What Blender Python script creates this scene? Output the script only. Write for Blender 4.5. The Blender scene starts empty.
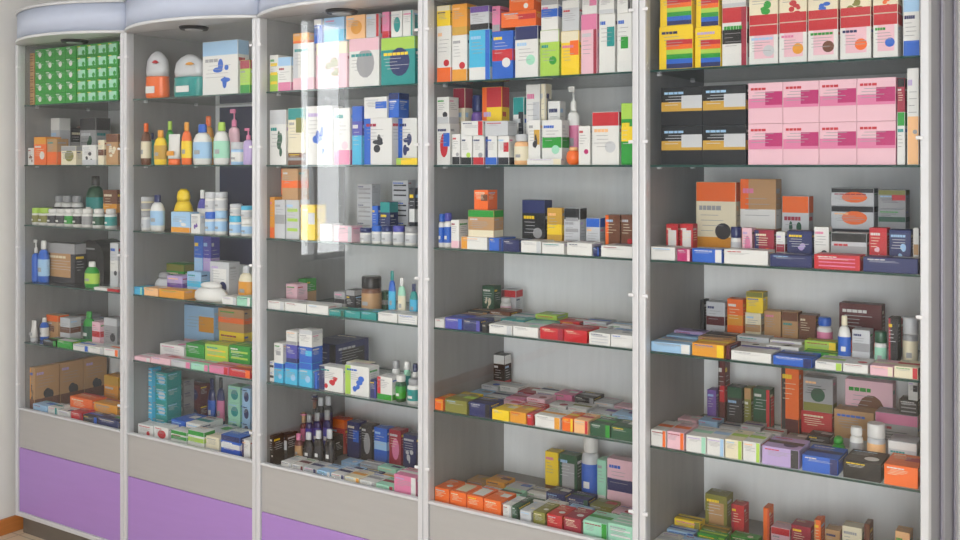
import bpy, bmesh, math, random
from mathutils import Vector
R = random.Random(7)
C = bpy.context.scene.collection
# ------------------------------------------------------------------ camera facts
F = 988.0; EYE = 1.76; DIST = 2.75; TH = math.radians(32.97); HOR = 165.0
cs, sn = math.cos(TH), math.sin(TH)
def wx(px, y):                       # world x of a pixel column at depth y behind the cabinet fronts
    t = (px - 480) / F; D = DIST + y
    return D * (t * cs - sn) / (cs + t * sn)
def wz(py, x, y):                    # world height of a pixel row at plan position x, y
    Z = -x * sn + (DIST + y) * cs
    return EYE + (HOR - py) / F * Z
SHELF = [2.045, 1.76, 1.475, 1.20, 0.915, 0.585]
PX = [-4.412 + .8004 * k for k in range(6)]
YB = 0.49                            # inner face of the back panels
# ------------------------------------------------------------------ materials
def lin(c): return tuple((v / 12.92 if v <= .04045 else ((v + .055) / 1.055) ** 2.4) for v in c)
def hexc(h): return lin(tuple(int(h[i:i + 2], 16) / 255 for i in (0, 2, 4)))
PAL = dict(white='e0dfdc', cream='e6dcc0', grey='9d9da0', silver='c4c6ca', charcoal='2c2c32', black='0d0d11', red='c3222e',
    crimson='9c1f3a', pink='dc7ba3', pale_pink='e9bcc8', magenta='b8206a', orange='ef6a1c', peach='f3bd86', amber='e39a2a', yellow='f3cf1f',
    gold='c79b34', lime='a9cf4e', green='23962f', dark_green='1b5138', olive='7f7d35', mint='9fd8bd', teal='158f8c',
    cyan='43b5dd', light_blue='9fc6e8', blue='2160c4', navy='1b2760', purple='6c4a9c', lilac='b9a3d3', brown='6e4028', tan='b98f62',
    maroon='5c1a22', violet='4a49a8')
mats = {}
def new_mat(name):
    m = bpy.data.materials.new(name); m.use_nodes = True
    return m, m.node_tree, m.node_tree.nodes['Principled BSDF']
def M(col, kind='card'):
    k = (col, kind)
    if k in mats: return mats[k]
    m, nt, b = new_mat(col + '_' + kind)
    c = hexc(PAL[col])
    if kind == 'card':
        n = nt.nodes.new('ShaderNodeTexNoise'); n.inputs['Scale'].default_value = 60
        r = nt.nodes.new('ShaderNodeMapRange'); r.inputs['To Min'].default_value = .36; r.inputs['To Max'].default_value = .55
        nt.links.new(n.outputs['Fac'], r.inputs['Value']); nt.links.new(r.outputs[0], b.inputs['Roughness'])
    else:
        b.inputs['Roughness'].default_value = .28
        if kind == 'glossy': b.inputs['Coat Weight'].default_value = .5
    b.inputs['Base Color'].default_value = (*c, 1)
    mats[k] = m; return m
def flat(name, hx, rough=.5, metal=0.0, noise=0.0, scale=(8, 8, 8), bump=0.0):
    m, nt, b = new_mat(name)
    b.inputs['Roughness'].default_value = rough; b.inputs['Metallic'].default_value = metal
    c = hexc(hx); b.inputs['Base Color'].default_value = (*c, 1)
    if noise:
        tc = nt.nodes.new('ShaderNodeTexCoord'); mp = nt.nodes.new('ShaderNodeMapping'); mp.inputs['Scale'].default_value = scale
        n = nt.nodes.new('ShaderNodeTexNoise'); n.inputs['Scale'].default_value = 6; n.inputs['Detail'].default_value = 6
        cr = nt.nodes.new('ShaderNodeMix'); cr.data_type = 'RGBA'
        cr.inputs[6].default_value = (*[v * (1 - noise) for v in c], 1); cr.inputs[7].default_value = (*[min(1, v * (1 + noise)) for v in c], 1)
        nt.links.new(tc.outputs['Object'], mp.inputs[0]); nt.links.new(mp.outputs[0], n.inputs[0])
        nt.links.new(n.outputs['Fac'], cr.inputs[0]); nt.links.new(cr.outputs[2], b.inputs['Base Color'])
        if bump:
            bp = nt.nodes.new('ShaderNodeBump'); bp.inputs['Strength'].default_value = bump
            nt.links.new(n.outputs['Fac'], bp.inputs['Height']); nt.links.new(bp.outputs[0], b.inputs['Normal'])
    return m
def pane_mat(name, tint, ior=1.5, rough=0.0):
    m = bpy.data.materials.new(name); m.use_nodes = True; nt = m.node_tree
    for n in list(nt.nodes): nt.nodes.remove(n)
    o = nt.nodes.new('ShaderNodeOutputMaterial'); mx = nt.nodes.new('ShaderNodeMixShader'); geo = nt.nodes.new('ShaderNodeNewGeometry')
    def mth(op, a, b_=None):
        q = nt.nodes.new('ShaderNodeMath'); q.operation = op
        for i_, v_ in enumerate((a, b_)):
            if v_ is None: continue
            if isinstance(v_, (int, float)): q.inputs[i_].default_value = v_
            else: nt.links.new(v_, q.inputs[i_])
        return q.outputs[0]
    dp = nt.nodes.new('ShaderNodeVectorMath'); dp.operation = 'DOT_PRODUCT'
    nt.links.new(geo.outputs['Normal'], dp.inputs[0]); nt.links.new(geo.outputs['Incoming'], dp.inputs[1])
    schlick = mth('ADD', mth('MULTIPLY', mth('POWER', mth('SUBTRACT', 1.0, mth('ABSOLUTE', dp.outputs['Value'])), 5.0), .96), .04)
    t = nt.nodes.new('ShaderNodeBsdfTransparent'); g = nt.nodes.new('ShaderNodeBsdfGlossy')
    t.inputs[0].default_value = (*tint, 1); g.inputs['Roughness'].default_value = rough
    nt.links.new(schlick, mx.inputs[0]); nt.links.new(t.outputs[0], mx.inputs[1]); nt.links.new(g.outputs[0], mx.inputs[2])
    nt.links.new(mx.outputs[0], o.inputs[0]); return m
ALU = flat('painted_aluminium', 'c9cacd', .38, .1, .02, (3, 3, 3))
LAM = flat('grey_laminate', '858585', .45, 0, .2, (5, 5, .6), .03)
BACK = flat('pale_grey_laminate', 'f0f2f3', .5, 0, .07, (9, 9, .8), .03)
STRIP = flat('warm_grey_laminate', 'a6a4a2', .45, 0, .05, (.8, 9, 9), .03)
PURP = flat('lilac_laminate', 'a27ec0', .35, 0, .05, (.8, 9, 9), .02)
CORN = flat('blue_grey_laminate', 'b4bccf', .4, 0, .04, (3, 3, 3))
PLIN = flat('brown_grey_plinth', '6d655c', .6, 0, .12, (2, 9, 9))
DARK = flat('smoked_side_panel', '5a5862', .3, 0, .15, (9, 9, 1))
STRAP = flat('mid_grey_profile', '8e8b96', .35, .3)
WALL = flat('painted_wall', 'dcdbd9', .85, 0, .03, (2, 2, 2), .05)
CEIL = flat('ceiling_paint', 'dededc', .9, 0, .02, (2, 2, 2))
WOOD = flat('orange_wood', 'b8733a', .45, 0, .25, (9, 1, 9))
GLASS = pane_mat('door_glass', (.985, .99, .99))
SHG = pane_mat('shelf_glass', (.93, .965, .955))
EDGE = flat('green_glass_edge', '2c4c46', .15)
FIX = flat('dark_lamp_trim', '3a3a3c', .4, .5)
CLIP = flat('white_clip', 'd6d6d8', .35)
NAVYB = flat('navy_board', '232f57', .5, 0, .15, (3, 3, 3))
def floor_mat():
    m, nt, b = new_mat('beige_floor_tiles')
    tc = nt.nodes.new('ShaderNodeTexCoord'); br = nt.nodes.new('ShaderNodeTexBrick'); br.offset = 0
    br.inputs['Color1'].default_value = (*hexc('d3c2ac'), 1); br.inputs['Color2'].default_value = (*hexc('cdbba4'), 1)
    br.inputs['Mortar'].default_value = (*hexc('a3927f'), 1); br.inputs['Scale'].default_value = 2.5
    br.inputs['Mortar Size'].default_value = .008; br.inputs['Brick Width'].default_value = 1; br.inputs['Row Height'].default_value = 1
    nt.links.new(tc.outputs['Object'], br.inputs[0]); nt.links.new(br.outputs[0], b.inputs['Base Color']); b.inputs['Roughness'].default_value = .3
    return m
FLOOR = floor_mat()
# ------------------------------------------------------------------ mesh helpers
class MB:
    def __init__(s): s.bm = bmesh.new(); s.mats = []
    def mi(s, m):
        if m not in s.mats: s.mats.append(m)
        return s.mats.index(m)
    def box(s, x0, x1, y0, y1, z0, z1, m, bev=0.0):
        r = bmesh.ops.create_cube(s.bm, size=1)
        vs = r['verts']
        for v in vs: v.co = Vector(((x0 + x1) / 2 + v.co.x * (x1 - x0), (y0 + y1) / 2 + v.co.y * (y1 - y0), (z0 + z1) / 2 + v.co.z * (z1 - z0)))
        fs = {f for v in vs for f in v.link_faces}; i = s.mi(m)
        for f in fs: f.material_index = i
        if bev:
            es = {e for v in vs for e in v.link_edges}
            q = bmesh.ops.bevel(s.bm, geom=list(es), offset=bev, segments=2, profile=.5, affect='EDGES')
            for f in q['faces']: f.material_index = i
        return fs
    def quad(s, pts, m):
        f = s.bm.faces.new([s.bm.verts.new(p) for p in pts]); f.material_index = s.mi(m); return f
    def lathe(s, prof, m, sx=1, sy=1, n=20, cx=0, cy=0, smooth=True, closed=True):
        i = s.mi(m); rings = []
        for r, z in prof:
            rings.append([s.bm.verts.new((cx + r * sx * math.cos(2 * math.pi * k / n), cy + r * sy * math.sin(2 * math.pi * k / n), z)) for k in range(n)])
        for a, b in zip(rings, rings[1:]):
            for k in range(n):
                f = s.bm.faces.new((a[k], a[(k + 1) % n], b[(k + 1) % n], b[k])); f.material_index = i; f.smooth = smooth
        if closed:
            f = s.bm.faces.new(rings[-1]); f.material_index = i
            f = s.bm.faces.new(rings[0][::-1]); f.material_index = i
    def build(s, name, parent=None, loc=(0, 0, 0), rot=0.0):
        me = bpy.data.meshes.new(name); s.bm.to_mesh(me); s.bm.free()
        for m in s.mats: me.materials.append(m)
        o = bpy.data.objects.new(name, me); C.objects.link(o); o.location = loc; o.rotation_euler[2] = rot
        if parent: o.parent = parent
        return o
def one(name, dims, m, parent=None, bev=0.0, kind=None, loc=(0, 0, 0)):
    b = MB(); b.box(*dims, m, bev); o = b.build(name, parent, loc)
    if kind: o['kind'] = kind
    return o
# ------------------------------------------------------------------ the room
XL, XR, YF, YK, ZC = -4.47, 2.6, -6.2, .55, 3.0
one('floor', (XL - .15, XR + .15, YF - .15, YK + .15, -.1, 0), FLOOR, kind='structure')
one('ceiling', (XL - .15, XR + .15, YF - .15, YK + .15, ZC, ZC + .1), CEIL, kind='structure')
one('wall_back', (XL - .15, XR + .15, YK, YK + .15, 0, ZC), WALL, kind='structure')
one('wall_right', (XR, XR + .15, YF, YK, 0, ZC), WALL, kind='structure')
VX0, VX1, VZ0, VZ1 = -.7, 2.5, .2, 2.85
b = MB()
HX0, HX1 = -4.3, -.85
b.box(XL - .15, HX0, YF - .15, YF, 0, ZC, WALL); b.box(HX1, VX0, YF - .15, YF, 0, ZC, WALL); b.box(HX0, HX1, YF - .15, YF, 0, 1.13, WALL); b.box(HX0, HX1, YF - .15, YF, VZ1, ZC, WALL); b.box(VX1, XR + .15, YF - .15, YF, 0, ZC, WALL)
b.box(VX0, VX1, YF - .15, YF, 0, VZ0, WALL); b.box(VX0, VX1, YF - .15, YF, VZ1, ZC, WALL)
b.build('wall_front')['kind'] = 'structure'
b = MB(); WPL = flat('window_plastic', 'e4e4e4', .4)
for (a0, a1, c0, c1) in ((VX0, VX0 + .05, VZ0, VZ1), (VX1 - .05, VX1, VZ0, VZ1), (.87, .93, VZ0, VZ1), (VX0, VX1, VZ0, VZ0 + .05), (VX0, VX1, VZ1 - .05, VZ1)):
    b.box(a0, a1, YF - .1, YF - .04, c0, c1, WPL)
w2 = b.build('added_window_2'); w2['kind'] = 'structure'  # unseen window, added to light the shelf fronts from behind the camera
one('pane', (VX0 + .01, VX1 - .01, YF - .072, YF - .067, VZ0 + .01, VZ1 - .01), GLASS, w2)
WY0, WY1, WZ0, WZ1 = -2.54, -2.0, 1.13, 2.75
b = MB()
GY0, GY1 = -6.0, -2.64
b.box(XL - .15, XL, YF, GY0, 0, ZC, WALL); b.box(XL - .15, XL, GY1, WY0, 0, ZC, WALL)
b.box(XL - .15, XL, GY0, GY1, 0, WZ0, WALL); b.box(XL - .15, XL, GY0, GY1, WZ1, ZC, WALL); b.box(XL - .15, XL, WY1, YK, 0, ZC, WALL)
b.box(XL - .15, XL, WY0, WY1, 0, WZ0, WALL); b.box(XL - .15, XL, WY0, WY1, WZ1, ZC, WALL)
b.build('wall_left')['kind'] = 'structure'
b = MB(); fw = .035
for (a0, a1, c0, c1) in ((WY0, WY0 + fw, WZ0, WZ1), (WY1 - fw, WY1, WZ0, WZ1), (WY0, WY1, WZ0, WZ0 + fw), (WY0, WY1, WZ1 - fw, WZ1), (-2.19, -2.155, WZ0, WZ1)):
    b.box(XL - .09, XL - .03, a0, a1, c0, c1, flat('window_plastic', 'e4e4e4', .4))
w1 = b.build('window_1'); w1['kind'] = 'structure'
one('pane', (XL - .065, XL - .06, WY0 + .01, WY1 - .01, WZ0 + .01, WZ1 - .01), GLASS, w1)
one('window_sill', (XL - .14, XL + .03, WY0 - .03, WY1 + .03, WZ0 - .03, WZ0), CLIP, w1, .003)
FROST = bpy.data.materials.new('added_frosted_glass'); FROST.use_nodes = True  # translucent pane of the added windows, tuned for their veil in the doors
_b = FROST.node_tree.nodes['Principled BSDF']; _b.inputs['Base Color'].default_value = (.28, .30, .32, 1); _b.inputs['Roughness'].default_value = .3
_t = FROST.node_tree.nodes.new('ShaderNodeBsdfTranslucent'); _t.inputs[0].default_value = (.11, .12, .13, 1)
_a = FROST.node_tree.nodes.new('ShaderNodeAddShader')
FROST.node_tree.links.new(_b.outputs[0], _a.inputs[0]); FROST.node_tree.links.new(_t.outputs[0], _a.inputs[1])
FROST.node_tree.links.new(_a.outputs[0], FROST.node_tree.nodes['Material Output'].inputs[0])
b = MB()
for (a0, a1, c0, c1) in ((GY0, GY0 + fw, WZ0, WZ1), (GY1 - fw, GY1, WZ0, WZ1), (GY0, GY1, WZ0, WZ0 + fw), (GY0, GY1, WZ1 - fw, WZ1)): b.box(XL - .09, XL - .03, a0, a1, c0, c1, WPL)
w3 = b.build('added_window_3'); w3['kind'] = 'structure'  # unseen window, added for a soft veil mirrored in the door glass
one('pane', (XL - .065, XL - .06, GY0 + .01, GY1 - .01, WZ0 + .01, WZ1 - .01), FROST, w3)
b = MB()
for (a0, a1, c0, c1) in ((HX0, HX0 + .05, WZ0, VZ1), (HX1 - .05, HX1, WZ0, VZ1), (HX0, HX1, WZ0, WZ0 + .05), (HX0, HX1, VZ1 - .05, VZ1)): b.box(a0, a1, YF - .1, YF - .04, c0, c1, WPL)
w4 = b.build('added_window_4'); w4['kind'] = 'structure'  # second unseen frosted window, added to carry the veil across the right-hand doors
one('pane', (HX0 + .01, HX1 - .01, YF - .072, YF - .067, WZ0 + .01, VZ1 - .01), FROST, w4)
one('baseboard_left', (XL + .001, XL + .019, YF + .02, .53, 0.001, .075), WOOD, kind='structure', bev=.003)
one('baseboard_back', (-.35, XR - .01, YK - .018, YK - .001, 0.001, .075), WOOD, kind='structure', bev=.003)
# ------------------------------------------------------------------ cabinets
BAYS = ['leftmost bay', 'second bay', 'middle bay', 'fourth bay', 'rightmost bay']
CABL = ['grey display cabinet with lilac base panel, at the far left beside the wall',
        'second display cabinet from the left, under a curved cornice, navy backing board inside',
        'middle display cabinet with a bright window reflected in its glass door',
        'fourth display cabinet from the left, with a row of orange cartons on its base',
        'rightmost display cabinet, with pink cartons stacked behind its glass']
def arc_pts(x0, x1, sag, n=18, inset=0.0):
    c = (x1 - x0) / 2; r = (c * c + sag * sag) / (2 * sag); xm = (x0 + x1) / 2
    a = math.asin(c / r); pts = []
    for i in range(n + 1):
        t = -a + 2 * a * i / n
        pts.append((xm + r * math.sin(t) * (1 - inset), -(r * math.cos(t) - (r - sag)) * (1 - inset)))
    return pts
def arc_slab(b, x0, x1, sag, z0, z1, m, yback, grow=0.0, faces=None):
    pts = [(x, y - grow) for x, y in arc_pts(x0, x1, sag)]
    lo = [b.bm.verts.new((x, y, z0)) for x, y in pts]; hi = [b.bm.verts.new((x, y, z1)) for x, y in pts]
    bl = [b.bm.verts.new((x1, yback, z0)), b.bm.verts.new((x0, yback, z0))]; bh = [b.bm.verts.new((x1, yback, z1)), b.bm.verts.new((x0, yback, z1))]
    i = b.mi(m)
    for k in range(len(lo) - 1):
        f = b.bm.faces.new((lo[k], lo[k + 1], hi[k + 1], hi[k])); f.material_index = i; f.smooth = True
    for fs in ((lo[-1], bl[0], bh[0], hi[-1]), (bl[0], bl[1], bh[1], bh[0]), (bl[1], lo[0], hi[0], bh[1])):
        f = b.bm.faces.new(fs); f.material_index = i
    f = b.bm.faces.new(hi + bh); f.material_index = i
    f = b.bm.faces.new((lo + bl)[::-1]); f.material_index = i
ZS0, ZS1 = 2.33, 2.475              # cornice underside and top
for k in range(5):
    a, c = PX[k] + .001, PX[k + 1] - .001
    root = bpy.data.objects.new('display_cabinet', None); C.objects.link(root); root.location = ((a + c) / 2, 0, 0)
    root['label'] = CABL[k]; root['category'] = 'display cabinet'; root['group'] = 'display cabinets along the wall'
    ox = (a + c) / 2
    def part(name, d, m, bev=0.0, parent=None):
        return one(name, (d[0] - ox, d[1] - ox, *d[2:]), m, parent or root, bev)
    pw = .0205
    for s0 in (a, c - pw):
        part('post', (s0, s0 + pw, -.012, .028, .095, ZS0), ALU, .003)
    part('side_panel', (a + .002, a + .018, .029, YB, .095, ZS0), LAM)
    if k < 4: part('side_panel', (c - .018, c - .002, .029, YB, .095, ZS0), LAM)
    else:
        part('side_panel', (c - .018, c - .002, .029, YB, .095, ZS0), DARK)
        part('side_profile', (c - .002, c + .006, .19, .225, .095, ZS0), STRAP, .002)
        part('side_profile', (c - .002, c + .006, .44, .49, .095, ZS0), STRAP, .002)
    part('back_panel', (a + .002, c - .002, YB, YB + .016, .095, ZS0), BACK)
    if k == 1: part('backing_board', (a + .05, c - .021, YB - .004, YB - .0005, 1.30, 2.03), NAVYB)
    part('deck', (a + .0185, c - .0185, .03, YB - .001, .567, .585), LAM)
    part('upper_base_panel', (a + pw + .001, c - pw - .001, -.004, .012, .421, .600), STRIP, .002)
    part('lilac_base_panel', (a + pw + .001, c - pw - .001, -.004, .012, .118, .419), PURP, .002)
    part('bottom_rail', (a + pw, c - pw, -.011, .02, .096, .117), ALU, .002)
    part('deck_rail', (a + pw, c - pw, -.010, .012, .600, .609), ALU, .002)
    part('plinth', (a, c, .03, .40, .001, .094), PLIN)
    for zi in SHELF[:5]:
        b = MB(); fs = b.box(a + .0215 - ox, c - .0215 - ox, .022, YB - .008, zi - .006, zi, SHG)
        e = b.mi(EDGE)
        for f in fs:
            if abs(f.normal.z) < .5: f.material_index = e
        b.build('glass_shelf', root)
        for yy in (.08, .36):
            for xx in (a + .019, c - .031): part('shelf_support', (xx, xx + .012, yy, yy + .012, zi - .0125, zi - .0065), ALU)
    g = part('glass_door', (a + pw + .002, c - pw - .002, 0, .005, .612, ZS0 - .006), GLASS)
    for zc in (.72, 1.37, 1.83, 2.225):
        for s0, s1 in ((a + pw - .008, a + pw + .010), (c - pw - .010, c - pw + .008)):
            b = MB(); b.box(s0 - ox, s1 - ox, -.018, -.0125, zc - .005, zc + .005, CLIP, .002)
            b.box((s0 + s1) / 2 - .003 - ox, (s0 + s1) / 2 + .003 - ox, -.0125, -.0005, zc - .003, zc + .003, CLIP)
            b.build('door_clip', g)
    b = MB(); arc_slab(b, a - ox, c - ox, .13, ZS0 + .013, ZS1 - .012, CORN, YB + .016)
    co = b.build('cornice', root)
    for z0, z1, gr in ((ZS0, ZS0 + .013, .008), (ZS1 - .012, ZS1, .008)):
        b = MB(); arc_slab(b, a - ox, c - ox, .13, z0, z1, ALU, YB + .016, gr); b.build('cornice_rim', co)
    b = MB(); b.lathe([(.055, ZS0 - .012), (.06, ZS0 - .004), (.06, ZS0 - .0005)], FIX, n=24, cy=.03)
    dl = b.build('downlight', co)
    b = MB(); b.lathe([(.036, ZS0 - .0145), (.036, ZS0 - .0125)], CLIP, n=24, cy=.03); b.build('lamp_glass', dl)
# ------------------------------------------------------------------ goods on the shelves
ITEMS = []; CELL = None
SHN = ['top shelf', 'second shelf', 'third shelf', 'fourth shelf', 'fifth shelf', 'bottom deck']
def cell(k, s):
    global CELL; CELL = (k, s)
def nm(c): return c.replace('_', ' ')
PH = dict(b='{} base band', t='{} top band', m='{} middle band', l='{} left stripe', r='{} right stripe', o='{} oval', d='{} dot', p='{} panel',
          f='{} figure', h='{} lower half', q='{} corner patch', s='{} stripes', g='{} round emblem', w='{} lettering', n='{} rainbow')
PHF = dict(PH, b='{} centre band')
def hits(A, B, e=.0006):
    return A[0] < B[1] - e and B[0] < A[1] - e and A[2] < B[3] - e and B[2] < A[3] - e and A[4] < B[5] - e and B[4] < A[5] - e
def settle(x0, x1, yt, y, d, up, tilt=None, h=None):
    k, s = CELL; lo, hi = PX[k] + .0225, PX[k + 1] - .0225
    peers = [i for i in ITEMS if i['cell'] == CELL]
    zc = (SHELF[s - 1] - .014) if s > 0 else ZS0 - .02
    for tries in range(40):
        X0, X1 = wx(x0, y), wx(x1, y)
        if X1 - X0 < .012: X1 = X0 + .012
        w = X1 - X0
        if X0 < lo: X0 = lo; X1 = max(X1, X0 + .6 * w)
        if X1 > hi: X1 = hi; X0 = min(X0, hi - .6 * w)
        z0 = SHELF[s] + .0004
        if up:
            xm, ym = (X0 + X1) / 2, y + d / 2
            for p in peers:
                B = p['bb']
                if B[0] - .004 < xm < B[1] + .004 and B[2] - .02 < ym < B[3] + .02 and B[5] > z0 - .001: z0 = B[5] + .0004
        z1 = z0 + h if h else wz(yt, (X0 + X1) / 2, y)
        z1 = max(z1, z0 + .012); z1 = min(z1, zc)
        if z1 - z0 < .006: z1 = z0 + .006
        bb = [X0 + .0004, X1 - .0004, y, y + d, z0, z1]
        h_ = [p['bb'] for p in peers if hits(bb, p['bb'])]
        if not h_: break
        # small sideways overlaps are trimmed, bigger ones go behind
        B = h_[0]
        ov = min(bb[1], B[1]) - max(bb[0], B[0])
        if ov < .35 * (bb[1] - bb[0]) and ov < .03:
            if bb[0] < B[0]: bb[1] = B[0] - .0006
            else: bb[0] = B[1] + .0006
            if not any(hits(bb, p['bb']) for p in peers): break
        y = B[3] + .002
        if y + d > YB - .012: d = max(.014, YB - .012 - y)
        if y + d > YB - .004: return None
    else: return None
    if bb[3] > YB - .006: bb[3] = YB - .006
    if bb[3] - bb[2] < .006: return None
    return bb
def reg(kind, bb, spec, look, **kw):
    it = dict(cell=CELL, bb=bb, kind=kind, spec=spec, look=look, **kw); ITEMS.append(it); return it
def bx(x0, x1, yt, spec, y=.04, d=.06, up=0, lie=0, n=1, look=None, rot=0.0, cat=None, h=None, grid=None):
    t = spec.split(); ph = [(PHF if lie else PH)[a.split(':')[0]].format(nm(a.split(':')[1])) for a in t[1:]]
    lk = look or (nm(t[0]) + (' flat carton' if lie else ' carton') + (' with ' + ' and '.join(ph[:2]) if ph else ''))
    sh = look or (nm(t[0]) + (' flat carton' if lie else ' carton') + (' with ' + ph[0] if ph else ''))
    if n > 1:
        bb = settle(x0, x1, yt, y, d, up)
        if not bb: print('DROP', CELL, spec, x0); return
        hh = (bb[5] - bb[4]) / n; z = bb[4]
        for j in range(n):
            b2 = bb[:]; b2[4] = z + j * hh; b2[5] = z + (j + 1) * hh - .0006
            reg('box', b2, t, lk, short=sh, lie=lie)
        return
    bb = settle(x0, x1, yt, y, d, up, h=h)
    if not bb: print('DROP', CELL, spec, x0); return
    return reg('box', bb, t, lk, short=sh, lie=lie)
def bt(x0, x1, yt, typ, body, cap='white', lab=None, y=.04, up=0, look=None, deep=None):
    w = wx(x1, y) - wx(x0, y); d = deep or (w if typ in ('jar', 'pill', 'dropper', 'ball') else w * .62)
    bb = settle(x0, x1, yt, y, max(.014, d), up)
    if not bb: print('DROP', CELL, typ, body, x0); return
    noun = dict(jar='jar', pill='pill bottle', flask='bottle', dropper='dropper bottle', lotion='lotion bottle', pump='pump bottle', spray='spray bottle', tube='tube', ball='ball-shaped jar', pouch='bagged set', duck='bottle with rounded shoulders', arch='arched pack')[typ]
    lk = look or f"{nm(body)} {noun} with {nm(cap)} cap" + (f" and {nm(lab)} label" if lab else '')
    return reg(typ, bb, (body, cap, lab), lk, short=look or f"{nm(body)} {noun} with {nm(cap)} cap")
def grid(x0, x1, yt0, ncol, nrow, spec, look, y=.06, d=.07):
    k, s = CELL; X0, X1 = wx(x0, y), wx(x1, y); X0 = max(X0, PX[k] + .0225); X1 = min(X1, PX[k + 1] - .0225)
    zt = wz(yt0, (X0 + X1) / 2, y); z0 = SHELF[s] + .0004; zc = (SHELF[s - 1] - .014) if s else ZS0 - .02
    zt = min(zt, zc); w = (X1 - X0) / ncol; h = (zt - z0) / nrow
    for c in range(ncol):
        for r in range(nrow):
            reg('box', [X0 + c * w + .0004, X0 + (c + 1) * w - .0004, y, y + d, z0 + r * h, z0 + (r + 1) * h - .0006], spec.split(), look, short=look, lie=0, rc=(nrow - r, c + 1, nrow, ncol))
def flats(seq, h=None, y=.028, d=.10):
    """front row of cartons lying flat: (x0, x1, ytop, spec[, n])"""
    for q in seq: bx(q[0], q[1], q[2], q[3], y=y, d=d, lie=1, n=q[4] if len(q) > 4 else 1)
def fill(x0, x1, y0, y1, hgt, cols, rows=2):
    """further cartons lying flat behind the front row"""
    k, s = CELL
    n = len(cols) // rows; dy = (y1 - y0) / rows
    for r in range(rows):
        yy = y0 + r * dy
        A, B = wx(x0, yy), wx(x1, yy); lo, hi = PX[k] + .023, PX[k + 1] - .023
        A = max(A, lo); B = min(B, hi); w = (B - A) / n
        for i in range(n):
            a = A + i * w + .001; c = a + w * R.uniform(.86, .97)
            yb = yy + R.uniform(0, .01)
            hh = hgt * R.uniform(.7, 1.25) * (1 + .25 * r)
            bb = [a, c, yb, yb + dy - .014, SHELF[s] + .0004, SHELF[s] + .0004 + hh]
            peers = [p['bb'] for p in ITEMS if p['cell'] == CELL]
            H = [p for p in peers if hits(bb, p)]
            for p in H:
                if p[2] > bb[2] + .03: bb[3] = min(bb[3], p[2] - .001)
            H = [p for p in peers if hits(bb, p)]
            if H:
                yy2 = max(p[3] for p in H) + .001
                if yy2 < bb[3] - .02: bb[2] = yy2
                if any(hits(bb, p) for p in peers): continue
            t = cols[r * n + i].split(); ph = [PHF[a_.split(':')[0]].format(nm(a_.split(':')[1])) for a_ in t[1:]]
            lk = 'small ' + nm(t[0]) + ' flat carton' + (' with ' + ph[0] if ph else '')
            reg('box', bb, t, lk, short=lk, lie=1)

# ======== leftmost bay
cell(0, 0)
grid(23, 34, 53, 1, 5, 'tan s:brown', 'tan striped small carton', y=.05)
grid(35, 76, 47, 4, 5, 'green g:white', 'green carton, white dot', y=.05)
grid(76.5, 118, 43, 4, 5, 'green p:mint d:green', 'green carton, pale square', y=.05)
cell(0, 1)
bx(22, 32, 148, 'white f:brown'); bx(33, 46, 137, 'orange t:amber d:white', d=.08); bx(47, 57, 139, 'tan h:orange')
bx(61, 76, 146, 'cream o:olive t:grey'); bx(82, 96, 145, 'white f:charcoal b:silver'); bx(98, 104, 140, 'cream m:brown'); bx(106, 118, 134, 'tan t:brown f:cream')
bx(22, 36, 118, 'silver t:white d:blue', y=.16); bx(48, 62, 128, 'charcoal m:grey', y=.2, d=.08); bx(64, 78, 126, 'charcoal t:brown', y=.22, d=.08); bx(80, 96, 118, 'grey f:dark_green t:charcoal', y=.2, d=.08)
cell(0, 2)
for i, x in enumerate((26.5, 35.5)): bt(x, x + 8, 208, 'jar', 'white', 'lime', 'olive', y=.05)
for i, x in enumerate((44.5, 53, 61.5, 70, 79, 90, 102)): bt(x, x + 7.6, 209, 'pill', 'white', 'white', ['charcoal', 'charcoal', 'green', 'charcoal', 'grey', 'dark_green', 'teal'][i], y=.05)
for i, x in enumerate((40, 59, 69)): bt(x, x + 7, 196, 'pill', 'white', 'grey', 'charcoal', y=.17)
bt(78, 95, 176, 'lotion', 'dark_green', 'black', 'teal', y=.2); bx(103, 117, 190, 'brown m:amber', y=.17)
bt(29, 38, 199, 'jar', 'lime', 'olive', 'yellow', y=.17)
cell(0, 3)
bt(26, 34, 240, 'pump', 'blue', 'white', None, y=.05); bt(35, 44, 241, 'lotion', 'blue', 'white', 'light_blue', y=.05)
bx(45, 75, 243, 'charcoal p:tan t:grey', y=.1, look='charcoal pack with portrait picture'); bt(81, 93, 262, 'lotion', 'green', 'white', 'lime', y=.05)
bt(76, 104, 240, 'arch', 'black', 'charcoal', None, y=.13, look='big black arched pack behind green bottle')
bx(110, 118, 243, 'silver m:white d:charcoal', y=.1, d=.05); bx(94, 107, 288, 'white w:grey', y=.028, d=.05, lie=1); bx(107, 118, 290, 'red h:white', y=.028, d=.05, lie=1)
cell(0, 4)
bt(24, 32, 321, 'tube', 'white', 'silver', 'grey', y=.04); bt(33, 42, 318, 'lotion', 'blue', 'white', 'white', y=.09)
flats([(43, 56, 340, 'black b:green'), (57, 72, 341, 'green h:white'), (73, 88, 345, 'white b:blue'), (89, 103, 347, 'white b:silver'), (104, 118, 349, 'white b:orange')], d=.08)
bx(44, 58, 315, 'tan f:brown t:orange', y=.12); bx(60, 70, 318, 'silver m:brown', y=.13); bt(80, 90, 312, 'lotion', 'green', 'green', 'dark_green', y=.14); bx(92, 100, 322, 'pale_pink m:red', y=.14); bx(102, 117, 318, 'grey d:charcoal t:silver', y=.16)
fill(24, 118, .23, .40, .09, ['grey m:brown', 'silver d:navy', 'tan t:brown', 'grey o:charcoal', 'silver t:pink'], 1)
cell(0, 5)
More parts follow.
